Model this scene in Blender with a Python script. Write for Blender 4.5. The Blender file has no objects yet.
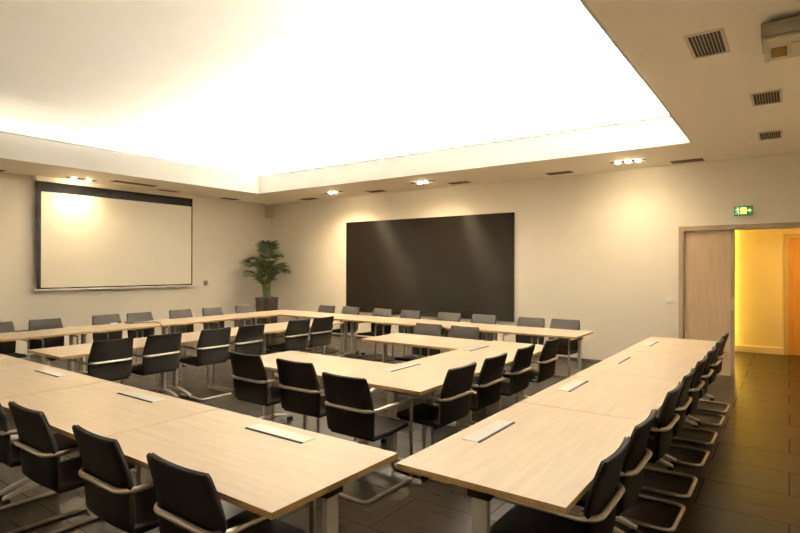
import bpy, bmesh, math, random
from mathutils import Vector, Matrix
R = math.radians
random.seed(7)
S = bpy.context.scene
COL = S.collection

# ------------------------------------------------------------------ helpers
def link(o):
    COL.objects.link(o); return o

def tag(o, label=None, cat=None, group=None, kind=None):
    if label: o['label'] = label
    if cat: o['category'] = cat
    if group: o['group'] = group
    if kind: o['kind'] = kind
    return o

def thing(name, label, cat, loc=(0, 0, 0), rz=0, group=None):
    o = bpy.data.objects.new(name, None); link(o)
    o.empty_display_size = .1
    o.location = loc; o.rotation_euler = (0, 0, rz)
    return tag(o, label, cat, group)

def obj(name, bm, mat, parent=None, smooth=False, label=None):
    me = bpy.data.meshes.new(name)
    bmesh.ops.recalc_face_normals(bm, faces=bm.faces)
    bm.to_mesh(me); bm.free()
    me.materials.append(mat)
    if smooth:
        for p in me.polygons: p.use_smooth = True
        try: me.set_sharp_from_angle(angle=R(40))
        except Exception: pass
    o = bpy.data.objects.new(name, me); link(o)
    if parent: o.parent = parent
    if label: o['label'] = label
    return o

def struct(name, bm, mat, smooth=False):
    o = obj(name, bm, mat, None, smooth); o['kind'] = 'structure'; return o

def copy_tree(o, parent=None):
    c = o.copy(); link(c); c.parent = parent
    for ch in list(o.children): copy_tree(ch, c)
    return c

def box(bm, x0, x1, y0, y1, z0, z1, bev=0, seg=2):
    r = bmesh.ops.create_cube(bm, size=1)
    vs = r['verts']
    for v in vs:
        v.co = Vector(((x0 + x1) / 2 + v.co.x * (x1 - x0), (y0 + y1) / 2 + v.co.y * (y1 - y0), (z0 + z1) / 2 + v.co.z * (z1 - z0)))
    if bev:
        es = {e for v in vs for e in v.link_edges}
        bmesh.ops.bevel(bm, geom=list(es), offset=bev, segments=seg, profile=.5, affect='EDGES')
    return bm

def cyl(bm, p, r, h, axis='z', n=20, r2=None):
    m = Matrix.Translation(p)
    if axis == 'x': m = m @ Matrix.Rotation(R(90), 4, 'Y')
    if axis == 'y': m = m @ Matrix.Rotation(R(90), 4, 'X')
    bmesh.ops.create_cone(bm, cap_ends=True, segments=n, radius1=r, radius2=r if r2 is None else r2, depth=h, matrix=m)
    return bm

def fillet(pts, rad, n=5, closed=False):
    out = []; N = len(pts)
    for i, p in enumerate(pts):
        p = Vector(p)
        if not closed and i in (0, N - 1): out.append(p); continue
        a = Vector(pts[i - 1]); b = Vector(pts[(i + 1) % N])
        r = rad[i] if isinstance(rad, (list, tuple)) else rad
        da = (a - p); db = (b - p)
        if r <= 0 or da.length < 1e-6 or db.length < 1e-6: out.append(p); continue
        ang = da.angle(db)
        d = min(r / math.tan(ang / 2), da.length * .49, db.length * .49)
        r = d * math.tan(ang / 2)
        da.normalize(); db.normalize()
        c = p + (da + db).normalized() * (r / math.sin(ang / 2))
        s = p + da * d - c; e = p + db * d - c
        q = s.rotation_difference(e)
        for k in range(n + 1):
            t = k / n
            qq = q.copy(); qq = type(q)().slerp(q, t)
            out.append(c + qq @ s)
    return out

def tube(bm, pts, r, n=8, closed=False, flat=1.0):
    """swept round bar; flat<1 squeezes it across its own sideways direction"""
    P = [Vector(p) for p in pts]; N = len(P)
    rings = []; nrm = None
    for i in range(N):
        if closed: t = (P[(i + 1) % N] - P[i - 1]).normalized()
        else: t = (P[min(i + 1, N - 1)] - P[max(i - 1, 0)]).normalized()
        if nrm is None:
            up = Vector((0, 0, 1)) if abs(t.z) < .9 else Vector((1, 0, 0))
            nrm = (up - t * up.dot(t)).normalized()
        else:
            nrm = (nrm - t * nrm.dot(t)).normalized()
        b = t.cross(nrm)
        rr = r[i] if isinstance(r, (list, tuple)) else r
        rings.append([bm.verts.new(P[i] + (nrm * math.cos(a) + b * math.sin(a) * flat) * rr) for a in [2 * math.pi * k / n for k in range(n)]])
    for i in range(N if closed else N - 1):
        A = rings[i]; B = rings[(i + 1) % N]
        for k in range(n):
            bm.faces.new((A[k], A[(k + 1) % n], B[(k + 1) % n], B[k]))
    if not closed:
        bm.faces.new(rings[0]); bm.faces.new(rings[-1])
    return bm

# ------------------------------------------------------------------ materials
def mat(name, col, rough=.5, metal=0.0, spec=.5, emis=None, estr=0):
    m = bpy.data.materials.new(name); m.use_nodes = True
    b = m.node_tree.nodes['Principled BSDF']
    b.inputs['Base Color'].default_value = (*col, 1)
    b.inputs['Roughness'].default_value = rough
    b.inputs['Metallic'].default_value = metal
    b.inputs['Specular IOR Level'].default_value = spec
    if emis:
        b.inputs['Emission Color'].default_value = (*emis, 1)
        b.inputs['Emission Strength'].default_value = estr
    return m

def mottled(name, c1, c2, scale=(1, 1, 1), nscale=5, rough=.5, metal=0, bump=0, detail=4, spec=.5, lo=.35, hi=.65, rvar=0):
    """noise-mixed colour in the thing's own coordinates"""
    m = mat(name, c1, rough, metal, spec)
    nt = m.node_tree; N = nt.nodes; L = nt.links
    b = N['Principled BSDF']
    tc = N.new('ShaderNodeTexCoord'); mp = N.new('ShaderNodeMapping'); mp.inputs['Scale'].default_value = scale
    nz = N.new('ShaderNodeTexNoise'); nz.inputs['Scale'].default_value = nscale; nz.inputs['Detail'].default_value = detail
    cr = N.new('ShaderNodeValToRGB')
    cr.color_ramp.elements[0].position = lo; cr.color_ramp.elements[1].position = hi
    cr.color_ramp.elements[0].color = (*c1, 1); cr.color_ramp.elements[1].color = (*c2, 1)
    L.new(tc.outputs['Object'], mp.inputs['Vector']); L.new(mp.outputs['Vector'], nz.inputs['Vector'])
    L.new(nz.outputs['Fac'], cr.inputs['Fac']); L.new(cr.outputs['Color'], b.inputs['Base Color'])
    if bump:
        bp = N.new('ShaderNodeBump'); bp.inputs['Strength'].default_value = bump; bp.inputs['Distance'].default_value = .01
        L.new(nz.outputs['Fac'], bp.inputs['Height']); L.new(bp.outputs['Normal'], b.inputs['Normal'])
    if rvar:
        mr = N.new('ShaderNodeMapRange'); mr.inputs['To Min'].default_value = rough - rvar; mr.inputs['To Max'].default_value = rough + rvar
        L.new(nz.outputs['Fac'], mr.inputs['Value']); L.new(mr.outputs['Result'], b.inputs['Roughness'])
    return m

def floor_material():
    m = mat('dark floor tiles', (.03, .02, .013), .25, 0, .3)
    nt = m.node_tree; N = nt.nodes; L = nt.links; b = N['Principled BSDF']
    tc = N.new('ShaderNodeTexCoord')
    mp = N.new('ShaderNodeMapping'); mp.inputs['Location'].default_value = (.0, .03, 0)
    br = N.new('ShaderNodeTexBrick'); br.offset = .5; br.inputs['Scale'].default_value = 1
    br.inputs['Brick Width'].default_value = 1.08; br.inputs['Row Height'].default_value = .54
    br.inputs['Mortar Size'].default_value = .0045; br.inputs['Mortar Smooth'].default_value = .2; br.inputs['Bias'].default_value = 0
    br.inputs['Color1'].default_value = (.016, .011, .0065, 1); br.inputs['Color2'].default_value = (.023, .016, .010, 1)
    br.inputs['Mortar'].default_value = (.034, .025, .016, 1)
    L.new(tc.outputs['Object'], mp.inputs['Vector']); L.new(mp.outputs['Vector'], br.inputs['Vector'])
    mp2 = N.new('ShaderNodeMapping'); mp2.inputs['Scale'].default_value = (1.5, 22, 1)
    nz = N.new('ShaderNodeTexNoise'); nz.inputs['Scale'].default_value = 2.2; nz.inputs['Detail'].default_value = 5
    L.new(tc.outputs['Object'], mp2.inputs['Vector']); L.new(mp2.outputs['Vector'], nz.inputs['Vector'])
    mx = N.new('ShaderNodeMix'); mx.data_type = 'RGBA'; mx.blend_type = 'MULTIPLY'; mx.inputs['Factor'].default_value = .7
    cr = N.new('ShaderNodeValToRGB'); cr.color_ramp.elements[0].position = .3; cr.color_ramp.elements[1].position = .7
    cr.color_ramp.elements[0].color = (.55, .55, .55, 1); cr.color_ramp.elements[1].color = (1.2, 1.2, 1.2, 1)
    L.new(nz.outputs['Fac'], cr.inputs['Fac'])
    L.new(br.outputs['Color'], mx.inputs['A']); L.new(cr.outputs['Color'], mx.inputs['B'])
    L.new(mx.outputs['Result'], b.inputs['Base Color'])
    mr = N.new('ShaderNodeMapRange'); mr.inputs['To Min'].default_value = .22; mr.inputs['To Max'].default_value = .38
    L.new(nz.outputs['Fac'], mr.inputs['Value'])
    rm = N.new('ShaderNodeMix'); rm.data_type = 'FLOAT'; rm.inputs['B'].default_value = .95
    L.new(br.outputs['Fac'], rm.inputs['Factor']); L.new(mr.outputs['Result'], rm.inputs['A']); L.new(rm.outputs['Result'], b.inputs['Roughness'])
    sm = N.new('ShaderNodeMath'); sm.operation = 'MULTIPLY_ADD'; sm.inputs[1].default_value = -.3; sm.inputs[2].default_value = .3
    L.new(br.outputs['Fac'], sm.inputs[0]); L.new(sm.outputs['Value'], b.inputs['Specular IOR Level'])
    bp = N.new('ShaderNodeBump'); bp.inputs['Strength'].default_value = .12; bp.inputs['Distance'].default_value = .004
    L.new(nz.outputs['Fac'], bp.inputs['Height']); L.new(bp.outputs['Normal'], b.inputs['Normal'])
    return m

def panel_material():
    """dark panel with fine horizontal brushing that draws lamp reflections out vertically"""
    m = mat('dark brushed panel', (.02, .014, .009), .36, 0, .22)
    nt = m.node_tree; N = nt.nodes; L = nt.links; b = N['Principled BSDF']
    tc = N.new('ShaderNodeTexCoord'); mp = N.new('ShaderNodeMapping'); mp.inputs['Scale'].default_value = (1.5, 1, 55)
    nz = N.new('ShaderNodeTexNoise'); nz.inputs['Scale'].default_value = 1.0; nz.inputs['Detail'].default_value = 3
    L.new(tc.outputs['Object'], mp.inputs['Vector']); L.new(mp.outputs['Vector'], nz.inputs['Vector'])
    cr = N.new('ShaderNodeValToRGB'); cr.color_ramp.elements[0].position = .3; cr.color_ramp.elements[1].position = .7
    cr.color_ramp.elements[0].color = (.007, .005, .003, 1); cr.color_ramp.elements[1].color = (.012, .0085, .0055, 1)
    L.new(nz.outputs['Fac'], cr.inputs['Fac']); L.new(cr.outputs['Color'], b.inputs['Base Color'])
    tg = N.new('ShaderNodeTangent'); tg.direction_type = 'RADIAL'; tg.axis = 'Z'
    L.new(tg.outputs['Tangent'], b.inputs['Tangent'])
    b.inputs['Anisotropic'].default_value = .92
    b.inputs['Anisotropic Rotation'].default_value = .25
    bp = N.new('ShaderNodeBump'); bp.inputs['Strength'].default_value = .25; bp.inputs['Distance'].default_value = .004
    L.new(nz.outputs['Fac'], bp.inputs['Height']); L.new(bp.outputs['Normal'], b.inputs['Normal'])
    return m

M = {}
M['wall'] = mottled('cream wall paint', (.79, .735, .64), (.805, .75, .655), nscale=3, rough=.6, bump=.0)
M['soffit'] = mottled('cream soffit paint', (.87, .80, .67), (.88, .81, .68), nscale=2, rough=.65)
M['white'] = mottled('white ceiling paint', (.88, .845, .75), (.90, .865, .77), nscale=2, rough=.7)
M['fascia'] = mottled('off white fascia paint', (.67, .67, .66), (.69, .69, .68), nscale=2, rough=.7)
M['lip'] = mottled('beige fascia lip', (.40, .36, .28), (.42, .38, .30), nscale=2, rough=.7)
M['floor'] = floor_material()
M['panel'] = panel_material()
M['maple'] = mottled('pale maple laminate', (.555, .445, .325), (.62, .505, .38), scale=(1.2, 14, 14), nscale=2.2, rough=.34, detail=6, spec=.45)
M['maple_edge'] = mottled('maple edge band', (.40, .25, .10), (.46, .30, .13), scale=(1.2, 14, 14), nscale=2.2, rough=.45)
M['shell'] = mottled('black seat shell', (.0055, .0042, .003), (.0075, .006, .0045), nscale=40, rough=.6, spec=.16)
M['fabric'] = mottled('charcoal fabric', (.036, .031, .026), (.046, .040, .034), nscale=160, rough=.85, bump=.15, spec=.2)
M['steel'] = mottled('satin steel tube', (.50, .46, .39), (.56, .52, .45), nscale=20, rough=.34, metal=1)
M['alu'] = mottled('aluminium grey', (.66, .63, .57), (.70, .67, .61), nscale=20, rough=.35, metal=.25)
M['alu_white'] = mottled('white anodised cover', (.88, .87, .83), (.90, .89, .85), nscale=8, rough=.25)
M['black'] = mottled('black plastic', (.008, .007, .006), (.012, .010, .009), nscale=20, rough=.45)
M['dark'] = mottled('dark slot', (.010, .008, .006), (.014, .011, .008), nscale=10, rough=.7)
M['slot'] = mottled('brown slot shade', (.085, .058, .032), (.10, .07, .04), nscale=10, rough=.7)
M['wood_door'] = mottled('grey brown door veneer', (.46, .33, .20), (.52, .38, .24), scale=(14, 14, 1.0), nscale=2, rough=.42, detail=6)
M['door_frame'] = mottled('taupe door frame', (.30, .225, .145), (.33, .25, .165), nscale=4, rough=.45)
M['orange_door'] = mottled('honey wood door', (.58, .31, .10), (.66, .36, .12), scale=(12, 12, 1), nscale=2, rough=.4, detail=6)
M['corridor'] = mottled('pale corridor paint', (.78, .70, .52), (.80, .72, .54), nscale=3, rough=.5)
M['casing'] = mottled('tan door casing', (.56, .43, .25), (.59, .46, .27), nscale=4, rough=.45)
M['screen'] = mottled('projection fabric', (.84, .79, .68), (.86, .81, .70), nscale=30, rough=.75)
M['screen_black'] = mottled('matt black screen edge', (.006, .0045, .003), (.008, .006, .004), nscale=10, rough=.5, spec=.12)
M['grille'] = mottled('cream grille enamel', (.60, .50, .36), (.63, .53, .39), nscale=6, rough=.5)
M['speaker'] = mottled('grey speaker cloth', (.46, .40, .31), (.50, .44, .34), nscale=120, rough=.8)
M['speaker_body'] = mottled('beige speaker shell', (.52, .44, .33), (.55, .47, .36), nscale=6, rough=.5)
M['pot'] = mottled('dark planter', (.028, .021, .016), (.04, .031, .024), nscale=20, rough=.5)
M['soil'] = mottled('potting soil', (.02, .014, .009), (.04, .028, .018), nscale=60, rough=.95)
M['leaf'] = mottled('palm leaf', (.022, .036, .010), (.055, .080, .022), nscale=9, rough=.45)
M['stem'] = mottled('palm stem', (.13, .15, .05), (.17, .19, .07), nscale=9, rough=.5)
M['plate'] = mottled('white switch plate', (.90, .86, .84), (.92, .88, .86), nscale=6, rough=.4)
M['grey_plate'] = mottled('grey socket plate', (.16, .13, .11), (.20, .17, .14), nscale=8, rough=.5)
M['proj_grey'] = mottled('projector grey case', (.30, .26, .20), (.33, .29, .23), nscale=8, rough=.5)
M['proj_cream'] = mottled('projector cream case', (.55, .48, .36), (.58, .51, .39), nscale=8, rough=.45)
M['amber'] = mottled('brown lens glass', (.035, .014, .005), (.05, .022, .008), nscale=9, rough=.15)
M['plinth'] = mottled('dark plinth', (.05, .04, .03), (.06, .05, .04), nscale=5, rough=.5)
M['skirting'] = mottled('pale skirting', (.80, .74, .66), (.82, .76, .68), nscale=5, rough=.4)
WARM = (1.0, .78, .47)
M['lamp'] = mat('lit halogen lamp', (1, .9, .7), .4, emis=(1, .80, .50), estr=80)
M['cove'] = mat('lit cove tube', (1, 1, 1), .4, emis=(1.0, .95, .87), estr=930)
M['cove_dim'] = mat('lit dim cove tube', (1, 1, 1), .4, emis=(1.0, .95, .87), estr=.5)
M['cove_right'] = mat('lit side cove tube', (1, 1, 1), .4, emis=(1.0, .95, .87), estr=250)
M['yellow_lamp'] = mat('lit yellow tube', (1, .8, .2), .4, emis=(1.0, .66, .08), estr=15)
M['exit_green'] = mat('exit sign green', (.02, .16, .06), .4, emis=(.02, .20, .07), estr=.25)
M['exit_white'] = mat('exit sign white', (.7, .8, .6), .4, emis=(.75, .9, .55), estr=.55)
M['exit_yellow'] = mat('exit sign glow', (.8, .6, .1), .4, emis=(1.0, .68, .10), estr=1.0)

# ------------------------------------------------------------------ measures
XL, XR, YB, YF = -11.13, .75, 9.58, -.9
ZS, ZC = 3.29, 4.12           # soffit, raised ceiling
RX0, RX1, RY0, RY1 = -9.66, -1.05, .75, 7.98   # recess opening
CV = .34                       # cove depth behind the fascia
TT = .735                      # table top
L, D = 1.43, .80
YC = 12.57                     # corridor wall
DX0, DX1, DZ = -1.43, .33, 2.30   # outside of the door frame
CZ = 2.62

# ------------------------------------------------------------------ room shell
struct('floor', box(bmesh.new(), XL - .2, 2.2, YF - .2, YC + .2, -.10, 0), M['floor'])
struct('wall_left', box(bmesh.new(), XL - .15, XL, YF, YB + .2, 0, ZC + .1), M['wall'])
bm = bmesh.new()
box(bm, XL, DX0, YB, YB + .2, 0, ZC + .1); box(bm, DX0, DX1, YB, YB + .2, DZ, ZC + .1); box(bm, DX1, XR, YB, YB + .2, 0, ZC + .1)
struct('wall_back', bm, M['wall'])
struct('wall_right', box(bmesh.new(), XR, XR + .15, YF, YB + .2, 0, ZC + .1), M['wall'])
struct('wall_front', box(bmesh.new(), XL, XR, YF - .15, YF, 0, ZC + .1), M['wall'])
bm = bmesh.new()
tf = .025
box(bm, XL, RX0 - tf, YF, YB, ZS, ZS + .06); box(bm, RX1 + tf, XR, YF, YB, ZS, ZS + .06)
box(bm, RX0 - tf, RX1 + tf, RY1 + tf, YB, ZS, ZS + .06); box(bm, RX0 - tf, RX1 + tf, YF, RY0 - tf, ZS, ZS + .06)
struct('ceiling', bm, M['soffit'])
bm = bmesh.new()
prof = [(-CV, ZS + .06), (-CV, ZC - .40)]
for k in range(1, 25):
    a_ = math.pi / 2 * k / 24
    prof.append((-CV + 1.0 * (1 - math.cos(a_)), ZC - .40 + .40 * math.sin(a_)))
rings = []
for d_, z_ in prof:
    rings.append([bm.verts.new(p) for p in ((RX0 + d_, RY0 + d_, z_), (RX1 - d_, RY0 + d_, z_), (RX1 - d_, RY1 - d_, z_), (RX0 + d_, RY1 - d_, z_))])
for A_, B_ in zip(rings, rings[1:]):
    for k in range(4): bm.faces.new((A_[k], A_[(k + 1) % 4], B_[(k + 1) % 4], B_[k]))
bm.faces.new(rings[-1])
struct('ceiling_raised', bm, M['white'], True)
FZ = 3.69
bm = bmesh.new(); t = .025
box(bm, RX0 - t, RX0, RY0 - t, RY1 + t, ZS - .003, FZ); box(bm, RX1, RX1 + t, RY0 - t, RY1 + t, ZS - .003, FZ)
box(bm, RX0, RX1, RY1, RY1 + t, ZS - .003, FZ); box(bm, RX0, RX1, RY0 - t, RY0, ZS - .003, FZ)
struct('trim_1', bm, M['fascia'])
bm = bmesh.new(); q = .018
box(bm, RX0, RX0 + q, RY0, RY1, FZ - .016, FZ + .001); box(bm, RX1 - q, RX1, RY0, RY1, FZ - .016, FZ + .001)
box(bm, RX0 + q, RX1 - q, RY1 - q, RY1, FZ - .016, FZ + .001); box(bm, RX0 + q, RX1 - q, RY0, RY0 + q, FZ - .016, FZ + .001)
struct('trim_4', bm, M['lip'])
# plinths
struct('baseboard_back', box(bmesh.new(), XL + .02, DX0 - .002, YB - .012, YB, 0, .055), M['plinth'])
struct('baseboard_left', box(bmesh.new(), XL, XL + .012, YF, YB - .013, 0, .055), M['plinth'])
struct('baseboard_right', box(bmesh.new(), XR - .012, XR, YF, YB - .012, 0, .055), M['plinth'])
# door frame and closed leaf
bm = bmesh.new()
box(bm, DX0, DX0 + .07, YB - .02, YB + .2, 0, DZ); box(bm, DX1 - .07, DX1, YB - .02, YB + .2, 0, DZ)
box(bm, DX0 + .07, DX1 - .07, YB - .02, YB + .2, DZ - .075, DZ)
struct('trim_2', bm, M['door_frame'])
door = struct('door_1', box(bmesh.new(), DX0 + .0705, -.725, YB + .03, YB + .075, .004, DZ - .077), M['wood_door'])
obj('edge_strip', box(bmesh.new(), -.725, -.672, YB + .022, YB + .083, .004, DZ - .077, .004), M['door_frame'], door)
bm = bmesh.new()
box(bm, -.712, -.690, YB + .012, YB + .022, 1.00, 1.20, .003); cyl(bm, (-.700, YB - .005, 1.13), .009, .04, 'y', 12)
box(bm, -.712, -.600 - .085, YB - .035, YB - .020, 1.115, 1.140, .004)
obj('door_handle', bm, M['steel'], door, label='steel lock plate and lever')
# corridor behind
struct('wall_corridor', box(bmesh.new(), -2.2, -.035, YC, YC + .15, 0, CZ), M['corridor'])
struct('wall_corridor_right', box(bmesh.new(), -.035, 2.2, YC + .06, YC + .21, 0, CZ), M['corridor'])
struct('wall_corridor_left', box(bmesh.new(), -2.2, -2.05, YB + .2, YC, 0, CZ), M['corridor'])
struct('wall_corridor_end', box(bmesh.new(), 2.05, 2.2, YB + .2, YC, 0, CZ), M['corridor'])
struct('ceiling_corridor', box(bmesh.new(), -2.2, 2.2, YB + .2, YC + .2, CZ, CZ + .1), M['corridor'])
struct('baseboard_corridor', box(bmesh.new(), -2.05, -.085, YC - .03, YC, 0, .125, .004), M['skirting'])
bm = bmesh.new()
box(bm, -.085, -.012, YC - .03, YC + .06, 0, 2.29); box(bm, .99, 1.06, YC - .03, YC + .06, 0, 2.29); box(bm, -.012, .99, YC - .03, YC + .06, 2.20, 2.29)
struct('trim_3', bm, M['casing'])
door2 = struct('door_2', box(bmesh.new(), -.010, .988, YC + .0, YC + .045, .01, 2.198), M['orange_door'])
bm = bmesh.new(); cyl(bm, (.90, YC - .025, 1.05), .010, .05, 'y', 12); box(bm, .79, .91, YC - .06, YC - .045, 1.04, 1.06, .004)
obj('door_handle', bm, M['steel'], door2)

# ------------------------------------------------------------------ tables
def make_table():
    t = thing('conference_table', '', 'table')
    bm = bmesh.new(); box(bm, -L / 2 + .003, L / 2 - .003, -D / 2, D / 2, TT - .028, TT - .0012)
    top = obj('edge_band', bm, M['maple_edge'], t)
    top.name = 'tabletop'
    bm = bmesh.new(); box(bm, -L / 2 + .003, L / 2 - .003, -D / 2, D / 2, TT - .0012, TT)
    obj('laminate_surface', bm, M['maple'], top)
    bm = bmesh.new(); box(bm, -L / 2 + .12, L / 2 - .12, -.03, .03, TT - .050, TT - .0281, .004)
    obj('support_beam', bm, M['black'], t)
    for s in (-1, 1):
        x = s * (L / 2 - .080)
        bm = bmesh.new(); box(bm, x - .0175, x + .0175, -.0375, .0375, .10, TT - .09, .006)
        leg = obj('leg', bm, M['alu'], t, True)
        bm = bmesh.new(); box(bm, x - .03, x + .03, -.055, .055, TT - .085, TT - .0281, .008)
        obj('folding_bracket', bm, M['black'], leg, True)
        bm = bmesh.new()
        n = 14; ring = []
        for i in range(n + 1):
            u = -1 + 2 * i / n; y = u * .33; zt = .125 - .065 * u * u; zb = zt - .022 - .018 * (1 - abs(u)); w = .026 - .006 * abs(u)
            ring.append([bm.verts.new((x - w, y, zb)), bm.verts.new((x + w, y, zb)), bm.verts.new((x + w, y, zt - .006)), bm.verts.new((x + w * .7, y, zt)), bm.verts.new((x - w * .7, y, zt)), bm.verts.new((x - w, y, zt - .006))])
        for a, b in zip(ring, ring[1:]):
            for k in range(6): bm.faces.new((a[k], a[(k + 1) % 6], b[(k + 1) % 6], b[k]))
        bm.faces.new(ring[0]); bm.faces.new(ring[-1])
        obj('foot', bm, M['alu'], leg, True)
        for q in (-1, 1):
            bm = bmesh.new()
            cyl(bm, (x - .013, q * .315, .024), .024, .016, 'x', 18); cyl(bm, (x + .013, q * .315, .024), .024, .016, 'x', 18)
            cyl(bm, (x, q * .315, .030), .010, .03, 'x', 10); box(bm, x - .005, x + .005, q * .315 - .012, q * .315 + .012, .027, .058)
            obj('castor', bm, M['black'], leg, True)
    return t

def make_port(table, side):
    """flush socket cover near one long edge; side = +1 or -1 in the table's own y"""
    yo = side * (D / 2 - .125)
    bm = bmesh.new(); box(bm, -.225, .225, yo - .052, yo + .052, TT + .0002, TT + .004, .0015, 1)
    p = obj('power_port', bm, M['alu_white'], table, label='white socket cover let into the table top')
    bm = bmesh.new(); ys = yo - side * .058
    box(bm, -.225, .225, min(ys, ys + side * .014), max(ys, ys + side * .014), TT + .0002, TT + .0052)
    obj('cable_slot', bm, M['dark'], p)

tproto = make_table()
ORD = ['first', 'second', 'third', 'fourth', 'fifth', 'sixth', 'seventh', 'eighth']
specs = []
for i in range(4):   # near row, counted from the gap
    specs.append((-1.56 - L * (i + .5), 1.757, 0, 'pale maple table of the near row, %s from the gap between the rows' % ORD[i], 'near row of tables', 1))
for i in range(4):   # row on the door side
    specs.append((-1.09, 2.04 + L * (i + .5), R(90), 'pale maple table in the row running to the door, %s counted from the gap' % ORD[i], 'door side row of tables', 1))
for i in range(4):   # row along the back wall, counted from the free end
    specs.append((-2.27 - L * (i + .5), 7.51, 0, 'pale maple table along the dark wall panel side, %s from the row\'s free end' % ORD[i], 'back row of tables', 0))
for i in range(4):   # row along the screen wall, counted from the corner
    specs.append((-8.39, 7.93 - L * (i + .5), R(90), 'pale maple table in the row below the projection screen, %s from the palm corner' % ORD[i], 'screen side row of tables', 0))
for i in range(3):
    specs.append((-6.38, 2.43 + L * (i + .5), R(90), 'pale maple table of the inner strip facing the screen, %s from its near end' % ORD[i], 'inner strip of tables', 0))
specs.append((-2.60, 3.31 + L * .5, R(90), 'pale maple inner table with white socket cover at the inner near corner', 'inner horseshoe tables', 1))
specs.append((-2.60, 3.31 + L * 1.5, R(90), 'pale maple inner table with white socket cover at the inner far corner', 'inner horseshoe tables', 1))
specs.append((-3.0 - L / 2, 3.71, 0, 'pale maple inner table with three chair backs along its near edge', 'inner horseshoe tables', 0))
specs.append((-3.003 - L / 2, 5.70, 0, 'pale maple inner table with two grey chairs behind its far edge', 'inner horseshoe tables', 0))
tabs = [tproto] + [copy_tree(tproto) for _ in specs[1:]]
for o, (x, y, rz, lab, grp, port) in zip(tabs, specs):
    o.location = (x, y, 0); o.rotation_euler = (0, 0, rz); tag(o, lab, 'table', grp)
    if port: make_port(o, port)
    if y == 1.757 and x > -4:
        [k for k in o.children if k.name.startswith('leg')][0].location.x = -.045
    if abs(x + 2.60) < .001:
        lg = [k for k in o.children if k.name.startswith('leg')]
        lg[0].location.x = .115 if y < 4.5 else -.045

# ------------------------------------------------------------------ chairs
def shell(bm, prof, halfw, th, curve, rtop, rbot, m=9, off=0.0):
    """curved padded panel. prof: list of (y,z) along its length; halfw(s); th thickness to the rear/underside"""
    pts = [Vector((0, y, z)) for y, z in prof]
    acc = [0]
    for a, b in zip(pts, pts[1:]): acc.append(acc[-1] + (b - a).length)
    Lt = acc[-1]
    n = len(pts)
    def normal(i):
        a = pts[max(i - 1, 0)]; b = pts[min(i + 1, n - 1)]
        t = (b - a).normalized()
        return Vector((0, t.z, -t.y))
    def width(s):
        w = halfw(s / Lt)
        for d, r in ((s, rbot), (Lt - s, rtop)):
            if r > 0 and d < r: w -= r - math.sqrt(max(0, r * r - (r - d) ** 2))
        return w
    layers = []
    for k, (o, ins) in enumerate(((0, .006), (.25, 0), (.75, 0), (1, .006))):
        lay = []
        for i in range(n):
            s = acc[i]
            w = max(.01, width(min(max(s, .0015), Lt - .0015)) - ins)
            row = []
            for j in range(m):
                u = -1 + 2 * j / (m - 1)
                p = pts[i] - normal(i) * (off + o * th) + normal(i) * (curve * u * u)
                p = p + Vector((u * w, 0, 0))
                if i == 0 and ins: p += (pts[1] - pts[0]).normalized() * ins
                if i == n - 1 and ins: p -= (pts[-1] - pts[-2]).normalized() * ins
                row.append(bm.verts.new(p))
            lay.append(row)
        layers.append(lay)
    def quad(a, b, c, d):
        try: bm.faces.new((a, b, c, d))
        except ValueError: pass
    for lay in (layers[0], layers[-1]):
        for i in range(n - 1):
            for j in range(m - 1): quad(lay[i][j], lay[i][j + 1], lay[i + 1][j + 1], lay[i + 1][j])
    for A, B in zip(layers, layers[1:]):
        for i in range(n - 1):
            quad(A[i][0], A[i + 1][0], B[i + 1][0], B[i][0]); quad(A[i][m - 1], A[i + 1][m - 1], B[i + 1][m - 1], B[i][m - 1])
        for j in range(m - 1):
            quad(A[0][j], A[0][j + 1], B[0][j + 1], B[0][j]); quad(A[n - 1][j], A[n - 1][j + 1], B[n - 1][j + 1], B[n - 1][j])
    return bm

def lerp_prof(a, b, n, bow=0):
    out = []
    d = Vector((b[0] - a[0], b[1] - a[1])); nn = Vector((d.y, -d.x)).normalized()
    # extra rows near both ends so the corner radii read round
    ts = [0, .012, .03, .06, .1] + [.1 + .8 * i / n for i in range(1, n)] + [.9, .94, .97, .988, 1]
    for t in ts:
        k = bow * 4 * t * (1 - t)
        out.append((a[0] + d.x * t + nn.x * k, a[1] + d.y * t + nn.y * k))
    return out

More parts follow.
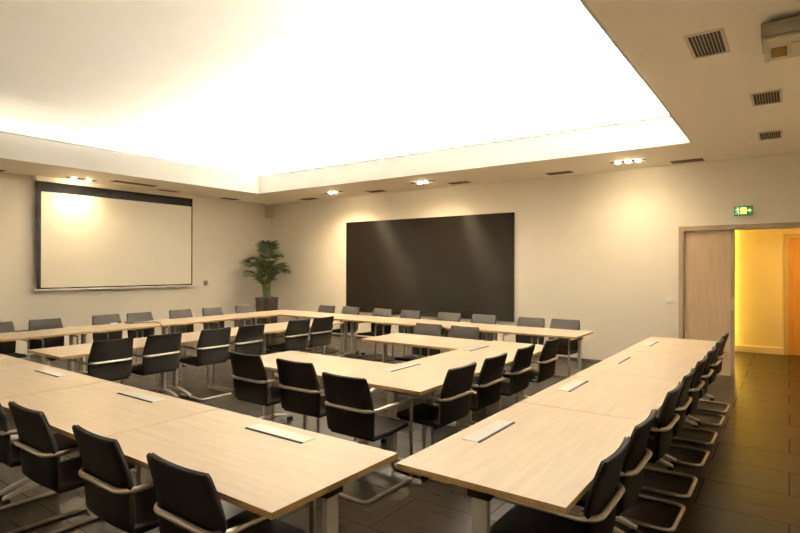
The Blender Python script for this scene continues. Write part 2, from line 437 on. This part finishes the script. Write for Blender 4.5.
ZT = .87
def make_chair():
    c = thing('conference_chair', '', 'chair')
    # faces +y, origin on the floor under the seat
    hw = lambda t: (.222 + .012 * math.sin(math.pi * min(t, .5))) if t < .5 else .234 - .021 * ((t - .5) / .5) ** 1.1
    def back_prof(z0, z1, n=16):
        out = []
        for k in range(n + 1):
            u = k / n
            if u < .5: q = .5 * (2 * u) ** 1.6
            else: q = 1 - .5 * (2 - 2 * u) ** 1.6
            z = z0 + (z1 - z0) * q; t = (z - .405) / (ZT - .405)
            out.append((-.283 - .015 * min(t, .5) / .5 - .066 * max(0, (t - .5) / .5) ** 1.3, z))
        return out
    bk = obj('backrest', shell(bmesh.new(), back_prof(.43, ZT), hw, .020, .013, .022, .020), M['shell'], c, True)
    obj('back_pad', shell(bmesh.new(), back_prof(.452, ZT - .006), lambda t: hw(t) - .008,   .009, .013, .018, .02, off=-.0092), M['fabric'], bk, True)
    sp = lerp_prof((.168, .440), (-.272, .425), 6, bow=-.006)
    st = obj('seat', shell(bmesh.new(), sp, lambda t: .212, -.024, .0, .015, .03, off=.018), M['shell'], c, True)
    sp2 = lerp_prof((.164, .450), (-.262, .435), 6, bow=-.006)
    obj('seat_pad', shell(bmesh.new(), sp2, lambda t: .206, -.018, .0, .012, .03, off=0.010), M['fabric'], st, True)
    r = .0135; X = .226; YL = .170
    loop = fillet([(-X, YL, r + .05), (-X, YL, r), (-X, -.372, r), (X, -.372, r), (X, YL, r), (X, YL, r + .05)], [0, .045, .055, .055, .045, 0], 6)
    obj('sled_base', tube(bmesh.new(), loop, r, 8), M['steel'], c, True)
    za = .632
    for s in (-1, 1):
        obj('leg', tube(bmesh.new(), [(s * X, YL, r + .0505), (s * X, YL, .30), (s * X, YL, za - .06)], r, 8), M['steel'], c, True)
    band = fillet([(-X, YL, za - .06), (-X, YL, za), (-X - .010, -.338, za), (X + .010, -.338, za), (X, YL, za), (X, YL, za - .06)], [0, .045, .085, .085, .045, 0], 7)
    obj('armrest_band', tube(bmesh.new(), band, .0140, 8), M['steel'], c, True)
    bm = bmesh.new()
    box(bm, -.2265, .2265, .145, .172, .392, .404, .002)
    obj('seat_bracket', bm, M['steel'], c)
    bm = bmesh.new(); box(bm, -.035, .035, -.345, -.312, .612, .630, .003)
    obj('band_clip', bm, M['black'], bk)
    return c

cproto = make_chair()
chairs = []
def seat_row(pts, group):
    for (x, y, rz, lab) in pts: chairs.append((x, y, rz, lab, group))
OFF = .36
seat_row([(x, 1.22 + OFF, 0, 'black chair pushed up to the near table row, %s from the gap between rows' % ORD[i]) for i, x in enumerate([-1.97, -2.65, -3.45, -4.10])], 'chairs at the near table row')
seat_row([(-.597 - OFF, y, R(90), 'black chair along the open aisle to the door, %s from the gap between rows' % ORD[i])
          for i, y in enumerate([2.44, 3.04, 3.94, 4.55, 5.30, 5.98, 6.72, 7.34])], 'chairs along the door side row')
seat_row([(-3.98, 3.13 + OFF, 0, 'black chair at the near inner table, the one beside the strip table chairs'),
          (-3.345, 3.13 + OFF, 0, 'black chair at the near inner table, middle of the three there'),
          (-2.60, 2.92 + OFF, 0, 'black chair pulled out from the inner table corner, grey seat showing')], 'chairs at the near inner table')
seat_row([(-2.095 - OFF, y, R(90), 'black chair on the door side of the inner horseshoe, %s from its near corner' % ORD[i]) for i, y in enumerate([3.78, 4.38, 5.05, 5.80])], 'chairs on the door side of the inner horseshoe')
seat_row([(-5.88 - OFF, y, R(90), 'black chair facing the screen at the inner strip table, %s from its near end' % ORD[i]) for i, y in enumerate([2.92, 3.50, 4.21, 4.76, 5.645, 6.16])], 'chairs at the inner strip table')
seat_row([(x, 8.03 - OFF, R(180), 'grey padded chair between back table row and back wall, %s from the palm' % ORD[i]) for i, x in enumerate([-7.59, -6.95, -6.16, -5.53, -4.73, -4.065, -3.26, -2.72])], 'chairs along the back wall')
seat_row([(-4.04, 6.29 - OFF, R(180), 'grey padded chair behind the far inner table, the one towards the palm'),
          (-3.475, 6.29 - OFF, R(180), 'grey padded chair behind the far inner table, the one towards the door')], 'chairs behind the far inner table')
seat_row([(-8.966 + OFF, y, R(-90), 'grey padded chair below the projection screen wall, %s from the palm' % ORD[i]) for i, y in enumerate([7.04, 6.30, 5.63, 4.87, 4.32, 3.44, 2.81])], 'chairs along the screen wall')
objs = [cproto] + [copy_tree(cproto) for _ in chairs[1:]]
for o, (x, y, rz, lab, grp) in zip(objs, chairs):
    o.location = (x, y, 0); o.rotation_euler = (0, 0, rz + R(random.uniform(-1.2, 1.2))); tag(o, lab, 'chair', grp)

# ------------------------------------------------------------------ projection screen
sc = thing('projection_screen', 'large white projection screen with black surround on the side wall', 'screen', (XL, 5.7, 0))
def sl(name, m, x0, x1, y0, y1, z0, z1, parent, bev=0, label=None):
    return obj(name, box(bmesh.new(), x0, x1, y0 - 5.7, y1 - 5.7, z0, z1, bev), M[m], parent, label=label)
sl('housing', 'soffit', .02, .16, 4.06, 7.29, 3.195, ZS - .002, sc)
fb = sl('black_surround', 'screen_black', .095, .099, 4.09, 7.235, 1.235, 3.195, sc)
sl('projection_surface', 'screen', .0991, .1015, 4.165, 7.205, 1.262, 3.015, fb)
obj('wall_mount', box(bmesh.new(), .0005, .0945, -.05, .05, 2.2, 2.26), M['plinth'], sc)
sl('bottom_bar', 'alu_white', .082, .112, 4.06, 7.28, 1.205, 1.235, sc, .004)
# ------------------------------------------------------------------ dark panel on the back wall
obj0 = obj('wall_panel', box(bmesh.new(), -8.43, -4.225, YB - .035, YB - .002, .62, 2.69, .003), M['panel'])
tag(obj0, 'large dark brown ribbed panel on the back wall', 'panel')

# ------------------------------------------------------------------ ceiling lamps
def spot_fixture(x, y, n, pitch, rz, lab, width, gain=1.0):
    t = thing('recessed_spotlight', lab, 'ceiling light', (x, y, ZS), rz, 'recessed spotlights')
    bm = bmesh.new(); box(bm, -width / 2, width / 2, -.055, .055, -.006, -.0005, .002, 1)
    obj('trim_plate', bm, M['dark'], t)
    for i in range(n):
        u = (i - (n - 1) / 2) * pitch
        lm = obj('lamp', cyl(bmesh.new(), (u, 0, -.015), .030, .026, 'z', 24, .045), M['lamp'], t, True)
        ld = bpy.data.lights.new('spot_beam', 'SPOT'); ld.energy = SPOT_W * gain; ld.color = (1, .72, .40); ld.spot_size = R(150); ld.spot_blend = 1.0; ld.shadow_soft_size = .045
        lo = bpy.data.objects.new('spot_beam', ld); link(lo); lo.parent = t; lo.location = (u, 0, -.036)
    return t
SPOT_W = 60
spot_fixture(-2.02, 8.81, 3, .15, 0, 'row of three lit spotlights in the soffit towards the door', .52, .36)
spot_fixture(-5.73, 8.70, 2, .14, 0, 'pair of lit spotlights in the soffit above the dark panel', .54, 1.3)
spot_fixture(-8.12, 8.76, 2, .14, 0, 'pair of lit spotlights in the soffit near the palm corner', .54, 1.6)
spot_fixture(-10.73, 4.72, 2, .26, R(90), 'pair of lit spotlights in the soffit above the projection screen', .52, .5)

# cove tubes behind the fascia
def tube_light(name, lab, x0, x1, y0, y1, m):
    o = obj(name, box(bmesh.new(), x0, x1, y0, y1, 3.61, 3.70), M[m]); tag(o, lab, 'light')
tube_light('cove_ceiling_light', 'lit tube hidden in the cove above the dark wall panel side', RX0 - .25, RX1 + .25, RY1 + CV - .06, RY1 + CV - .002, 'cove')
tube_light('cove_ceiling_light', 'dim lit tube hidden in the cove above the projection screen', RX0 - CV + .002, RX0 - CV + .06, RY0, RY1 + .2, 'cove_dim')
tube_light('cove_ceiling_light', 'lit tube hidden in the cove along the door side soffit', RX1 + CV - .06, RX1 + CV - .002, RY0, RY1 + .2, 'cove_right')

# ------------------------------------------------------------------ air grilles and slots
def grille(x, y, wx, wy, n, lab):
    t = thing('ceiling_grille', lab, 'air vent', (x, y, ZS), 0, 'ceiling grilles on the door side')
    f = .022
    bm = bmesh.new()
    box(bm, -wx / 2, wx / 2, -wy / 2, -wy / 2 + f, -.010, -.0005); box(bm, -wx / 2, wx / 2, wy / 2 - f, wy / 2, -.010, -.0005)
    box(bm, -wx / 2, -wx / 2 + f, -wy / 2 + f, wy / 2 - f, -.010, -.0005); box(bm, wx / 2 - f, wx / 2, -wy / 2 + f, wy / 2 - f, -.010, -.0005)
    fr = obj('grille_frame', bm, M['grille'], t)
    obj('duct_backing', box(bmesh.new(), -wx / 2 + f, wx / 2 - f, -wy / 2 + f, wy / 2 - f, -.002, -.0006), M['dark'], t)
    iw = wx - 2 * f
    for k in range(1, n):
        u = -iw / 2 + iw * k / n
        obj('slat', box(bmesh.new(), u - .0018, u + .0018, -wy / 2 + f, wy / 2 - f, -.0065, -.0021), M['grille'], t)
grille(-.49, 4.53, .245, .50, 9, 'large cream air grille in the soffit beside the ceiling projector')
grille(-.18, 6.30, .25, .46, 9, 'cream air grille in the soffit, middle one of the three')
grille(-.195, 8.10, .25, .47, 9, 'cream air grille in the soffit just above the exit sign end')

def slot(x, y, ln, rz, lab, w=.24):
    t = thing('slot_diffuser', lab, 'air vent', (x, y, ZS), rz, 'slot diffusers in the soffit')
    bm = bmesh.new(); w2 = w / 2 + .010; l2 = ln / 2 + .010
    box(bm, -l2, l2, -w2, -w / 2, -.0022, -.0005); box(bm, -l2, l2, w / 2, w2, -.0022, -.0005)
    box(bm, -l2, -ln / 2, -w / 2, w / 2, -.0022, -.0005); box(bm, ln / 2, l2, -w / 2, w / 2, -.0022, -.0005)
    obj('slot_frame', bm, M['grille'], t)
    op = obj('slot_opening', box(bmesh.new(), -ln / 2, ln / 2, -w / 2, w / 2, -.002, -.0006), M['slot'], t)
    obj('air_blade', box(bmesh.new(), -ln / 2, ln / 2, -.004, .004, -.003, -.0021), M['plinth'], op)
slot(-1.28, 9.32, .44, 0, 'dark slot diffuser in the soffit above the wooden door')
slot(-3.24, 9.24, .44, 0, 'dark slot diffuser in the soffit above bare wall beside the panel')
slot(-5.20, 9.20, .44, 0, 'dark slot diffuser in the soffit above the middle of the dark panel')
slot(-7.26, 9.20, .44, 0, 'dark slot diffuser in the soffit above the dark panel\'s palm end')
slot(-9.40, 9.30, .48, 0, 'dark slot diffuser in the soffit between palm and dark panel')
slot(-10.96, 8.19, .46, R(90), 'dark slot diffuser in the side soffit near the corner speaker')
slot(-10.95, 6.57, .46, R(90), 'short dark slot diffuser above the projection screen\'s palm end')
slot(-10.50, 5.62, .88, R(90), 'long dark slot diffuser above the middle of the projection screen')
slot(-10.97, 3.36, .42, R(90), 'dark slot diffuser in the side soffit before the projection screen')

# ------------------------------------------------------------------ projector on the soffit
pj = thing('ceiling_projector', 'grey and cream projector mounted under the soffit', 'projector', (.07, 4.48, ZS))
obj('mount_plate', box(bmesh.new(), -.15, .22, -.12, .14, -.03, -.0005, .004), M['plinth'], pj)
obj('housing', box(bmesh.new(), -.225, .30, -.20, .16, -.120, -.03, .008), M['proj_grey'], pj, True)
un = obj('underside_cover', box(bmesh.new(), -.215, .29, -.175, .28, -.142, -.120, .006), M['proj_cream'], pj, True)
bm = bmesh.new(); box(bm, -.175, -.085, 0, .20, -.146, -.1421)
obj('lens_window', bm, M['amber'], un, label='brown lens window')
obj('lens_frame', box(bmesh.new(), -.215, -.19, -.175, .28, -.150, -.142, .003), M['proj_cream'], un)
obj('lamp_cover', box(bmesh.new(), -.06, .27, -.05, .25, -.148, -.1421, .002), M['proj_cream'], un)

# ------------------------------------------------------------------ corner loudspeaker
sp = thing('wall_speaker', 'small beige loudspeaker high in the corner above the palm', 'loudspeaker', (XL + .16, YB - .16, 3.06), R(45))
obj('cabinet', box(bmesh.new(), -.105, .105, -.09, .09, -.145, .145, .012), M['speaker_body'], sp, True)
obj('speaker_grille', box(bmesh.new(), -.088, .088, -.096, -.0905, -.128, .128, .002), M['speaker'], sp)
obj('wall_bracket', box(bmesh.new(), -.03, .03, .0905, .13, -.04, .04), M['plinth'], sp)

# ------------------------------------------------------------------ palm in planter
PX, PY = -10.42, 8.88
pl = thing('potted_palm', 'potted palm with arching green fronds in the room corner', 'plant', (PX, PY, 0))
bm = bmesh.new()
prof = [(.170, 0), (.185, .02), (.215, .84), (.225, .86), (.225, .90), (.206, .90), (.202, .85)]
n = 40
ring = []
for r_, z in prof:
    row = []
    for k in range(n):
        a = 2 * math.pi * k / n
        c, s = math.cos(a), math.sin(a)
        f = 1 / (abs(c) ** 6 + abs(s) ** 6) ** (1 / 6)
        row.append(bm.verts.new((r_ * c * f, r_ * s * f, z)))
    ring.append(row)
for a, b in zip(ring, ring[1:]):
    for k in range(n): bm.faces.new((a[k], a[(k + 1) % n], b[(k + 1) % n], b[k]))
bm.faces.new(ring[0][::-1])
po = obj('planter', bm, M['pot'], pl, True)
bm = bmesh.new(); 
vs = [bm.verts.new((.2015 * math.cos(2 * math.pi * k / n) / (abs(math.cos(2 * math.pi * k / n)) ** 6 + abs(math.sin(2 * math.pi * k / n)) ** 6) ** (1 / 6), .2015 * math.sin(2 * math.pi * k / n) / (abs(math.cos(2 * math.pi * k / n)) ** 6 + abs(math.sin(2 * math.pi * k / n)) ** 6) ** (1 / 6), .855)) for k in range(n)]
bm.faces.new(vs)
obj('soil', bm, M['soil'], po)
def frond(base, az, h, reach, droop, seed):
    rr = random.Random(seed); T0 = .44
    d = Vector((math.cos(az), math.sin(az), 0)); side = Vector((-d.y, d.x, 0))
    P = []
    for i in range(15):
        t = i / 14
        P.append(base + d * (reach * t ** 2.2) + Vector((0, 0, h * (1 - (1 - t) ** 1.5) - droop * t ** 3.2)))
    st = obj('frond', tube(bmesh.new(), P, [.013 * (1 - .75 * i / 14) + .003 for i in range(15)], 6), M['stem'], pl, True)
    bm = bmesh.new()
    for i in range(26):
        t = T0 + (1 - T0) * i / 25
        f = t * 14; k = min(int(f), 13); p = P[k].lerp(P[k + 1], f - k)
        tg = (P[k + 1] - P[k]).normalized()
        up = tg.cross(side).normalized()
        if up.z < 0: up = -up
        ln = (.34 * math.sin(math.pi * (.18 + .78 * (t - T0) / (1 - T0))) + .07) * rr.uniform(.85, 1.12)
        for s in (-1, 1):
            dirv = (tg * .75 + side * s * .85 + up * .10 + Vector((0, 0, rr.uniform(-.1, .1)))).normalized()
            w = .0125
            wv = dirv.cross(up).normalized() * w
            q0, q1, q2, q3 = p, p + dirv * ln * .35, p + dirv * ln * .72 - Vector((0, 0, ln * .09)), p + dirv * ln - Vector((0, 0, ln * .26))
            fold = up * .006
            ls = [bm.verts.new(q0 - wv * .3), bm.verts.new(q1 - wv), bm.verts.new(q2 - wv * .8), bm.verts.new(q3)]
            rs = [bm.verts.new(q0 + wv * .3), bm.verts.new(q1 + wv), bm.verts.new(q2 + wv * .8)]
            ms = [bm.verts.new(q0 - fold * .3), bm.verts.new(q1 - fold), bm.verts.new(q2 - fold)]
            for a in range(2):
                bm.faces.new((ls[a], ms[a], ms[a + 1], ls[a + 1])); bm.faces.new((ms[a], rs[a], rs[a + 1], ms[a + 1]))
            bm.faces.new((ls[2], ms[2], ls[3])); bm.faces.new((ms[2], rs[2], ls[3]))
    obj('leaflets', bm, M['leaf'], st)
for i, (az, h, reach, droop) in enumerate([(-.95, 1.42, .20, .10), (2.2, 1.50, .22, .10), (-.35, 1.28, .50, .30), (-2.35, 1.25, .55, .30), (-1.6, 1.15, .55, .28), (.25, .85, .52, .18), (1.5, 1.02, .5, .3), (-1.2, .9, .6, .3), (-2.75, 1.08, .55, .25), (-.1, 1.05, .58, .22), (.9, 1.25, .36, .18), (-1.9, 1.45, .12, .05), (-.6, .62, .50, .12)]):
    a = i * 2.4
    frond(Vector((.085 * math.cos(a), .085 * math.sin(a), .84)), az, h, reach, droop, i)

# ------------------------------------------------------------------ small wall fittings
ex = thing('exit_sign', 'green lit running man exit sign on the wall above the door', 'sign', (-.56, YB, 2.50))
bx_ = obj('sign_box', box(bmesh.new(), -.118, .118, -.055, -.001, -.07, .07, .006), M['exit_green'], ex)
y0, y1 = -.0572, -.0551
bm = bmesh.new()   # running figure
def poly(bm, pts):
    f = bm.faces.new([bm.verts.new((x, y0, z)) for x, z in pts])
    r = bmesh.ops.extrude_face_region(bm, geom=[f])
    for v in r['geom']:
        if isinstance(v, bmesh.types.BMVert): v.co.y = y1
cyl(bm, (-.070, (y0 + y1) / 2, .040), .011, abs(y1 - y0), 'y', 14)
poly(bm, [(-.088, .026), (-.066, .030), (-.058, -.008), (-.078, -.012)])
poly(bm, [(-.078, -.006), (-.062, -.010), (-.048, -.034), (-.056, -.058), (-.064, -.054), (-.060, -.034), (-.074, -.016)])
poly(bm, [(-.079, -.010), (-.069, -.016), (-.082, -.038), (-.104, -.040), (-.104, -.032), (-.086, -.030)])
poly(bm, [(-.066, .028), (-.048, .006), (-.040, .012), (-.058, .030)])
poly(bm, [(-.088, .026), (-.104, .004), (-.097, .000), (-.083, .018)])
obj('running_figure', bm, M['exit_white'], bx_)
obj('lit_panel', box(bmesh.new(), -.036, .042, y0, y1, -.046, .046), M['exit_yellow'], bx_, label='glowing yellow centre of the sign')
bm = bmesh.new(); poly(bm, [(.052, .012), (.078, .012), (.078, .032), (.106, 0), (.078, -.032), (.078, -.012), (.052, -.012)])
obj('direction_arrow', bm, M['exit_white'], bx_)

sw = thing('light_switch', 'white square light switch on the wall beside the door frame', 'switch', (-1.56, YB, 1.12))
pl_ = obj('switch_plate', box(bmesh.new(), -.05, .05, -.010, -.0005, -.042, .042, .003), M['plate'], sw)
obj('rocker', box(bmesh.new(), -.030, .030, -.014, -.0101, -.026, .026, .002), M['plate'], pl_)

so = thing('wall_socket', 'small dark wall socket with white plate beside the screen', 'socket', (XL, 7.655, 1.25))
a_ = obj('socket_plate', box(bmesh.new(), .0005, .010, -.075, .075, -.075, .05, .003), M['plate'], so)
obj('socket_unit', box(bmesh.new(), .0101, .05, -.065, .015, -.03, .075, .006), M['grey_plate'], a_)

# ------------------------------------------------------------------ things on the screen side table row
def cord(name, lab, pts, r=.0055, rad=.05):
    o = obj(name, tube(bmesh.new(), fillet(pts, rad, 4), r, 6), M['black'], None, True)
    tag(o, lab, 'cable'); return o
zc = TT + .0105
cord('cable', 'black cable lying on the screen side tables and hanging over the edge',
     [(-8.56, 4.44, zc), (-8.50, 4.56, zc), (-8.50, 4.66, zc), (-8.42, 4.86, zc), (-8.20, 4.80, zc), (-8.03, 4.72, zc), (-7.976, 4.70, zc), (-7.976, 4.70, .60)], .007, .02)
mc = thing('table_microphone', 'small silver desk microphone base on the screen side table', 'microphone', (-8.72, 4.33, TT + .0005))
bm = bmesh.new(); cyl(bm, (0, 0, .012), .060, .024, 'z', 24, .045)
obj('base', bm, M['alu_white'], mc, True)
bm = bmesh.new(); cyl(bm, (0, 0, .029), .026, .010, 'z', 18)
obj('button', bm, M['black'], mc, True)
kb = thing('table_hub', 'flat black connection box at the cable on the screen side table', 'connector box', (-8.60, 4.56, TT + .0005), R(70))
obj('casing', box(bmesh.new(), -.10, .02, .035, .095, 0, .028, .006), M['black'], kb, True)
obj('socket_face', box(bmesh.new(), -.09, .01, .0951, .098, .006, .022), M['grey_plate'], kb)
cord('cable', 'thin black cable lying behind the screen side table between two chairs', [(-8.74, 2.98, zc), (-8.72, 3.10, zc), (-8.74, 3.28, zc)], .008)

# ------------------------------------------------------------------ corridor lamp and added fill light
yl = obj('yellow_wall_lamp', box(bmesh.new(), -1.05, -1.0, YC - .09, YC - .03, .14, CZ - .05, .01), M['yellow_lamp']); tag(yl, 'upright lit yellow tube lamp on the corridor wall behind the door', 'lamp')
def area(name, loc, rot, sx, sy, e, col):
    ld = bpy.data.lights.new(name, 'AREA'); ld.shape = 'RECTANGLE'; ld.size = sx; ld.size_y = sy; ld.energy = e; ld.color = col
    o = bpy.data.objects.new(name, ld); link(o); o.location = loc; o.rotation_euler = rot; return o
area('corridor_fill_light', (.7, 11.2, CZ - .01), (0, 0, 0), .6, .6, 31, (1, .55, .13))  # unseen light without a fixture, added to warm and brighten the corridor

# ------------------------------------------------------------------ world, camera
w = bpy.data.worlds.new('World'); S.world = w; w.use_nodes = True
w.node_tree.nodes['Background'].inputs['Color'].default_value = (1, .8, .55, 1)
w.node_tree.nodes['Background'].inputs['Strength'].default_value = .0
yaw, pitch, roll = R(35.749), R(.0625), R(.103)
fw = Vector((-math.sin(yaw) * math.cos(pitch), math.cos(yaw) * math.cos(pitch), math.sin(pitch)))
rt = Vector((math.cos(yaw), math.sin(yaw), 0)); up = rt.cross(fw)
r2 = rt * math.cos(roll) + up * math.sin(roll); u2 = up * math.cos(roll) - rt * math.sin(roll)
cam = bpy.data.cameras.new('camera'); co = bpy.data.objects.new('camera', cam); link(co)
mw = Matrix((r2, u2, -fw)).transposed().to_4x4(); mw.translation = Vector((0, 0, 1.65)); co.matrix_world = mw
cam.sensor_width = 36; cam.lens = 541.1 / 800 * 36; cam.clip_start = .05; cam.clip_end = 100
S.camera = co
S.view_settings.view_transform = 'Standard'; S.view_settings.look = 'None'; S.view_settings.gamma = 1; S.view_settings.use_curve_mapping = False
S.view_settings.exposure = 0.9
S.cycles.use_denoising = True
S.cycles.max_bounces = 10; S.cycles.diffuse_bounces = 7
S.cycles.sample_clamp_indirect = 6
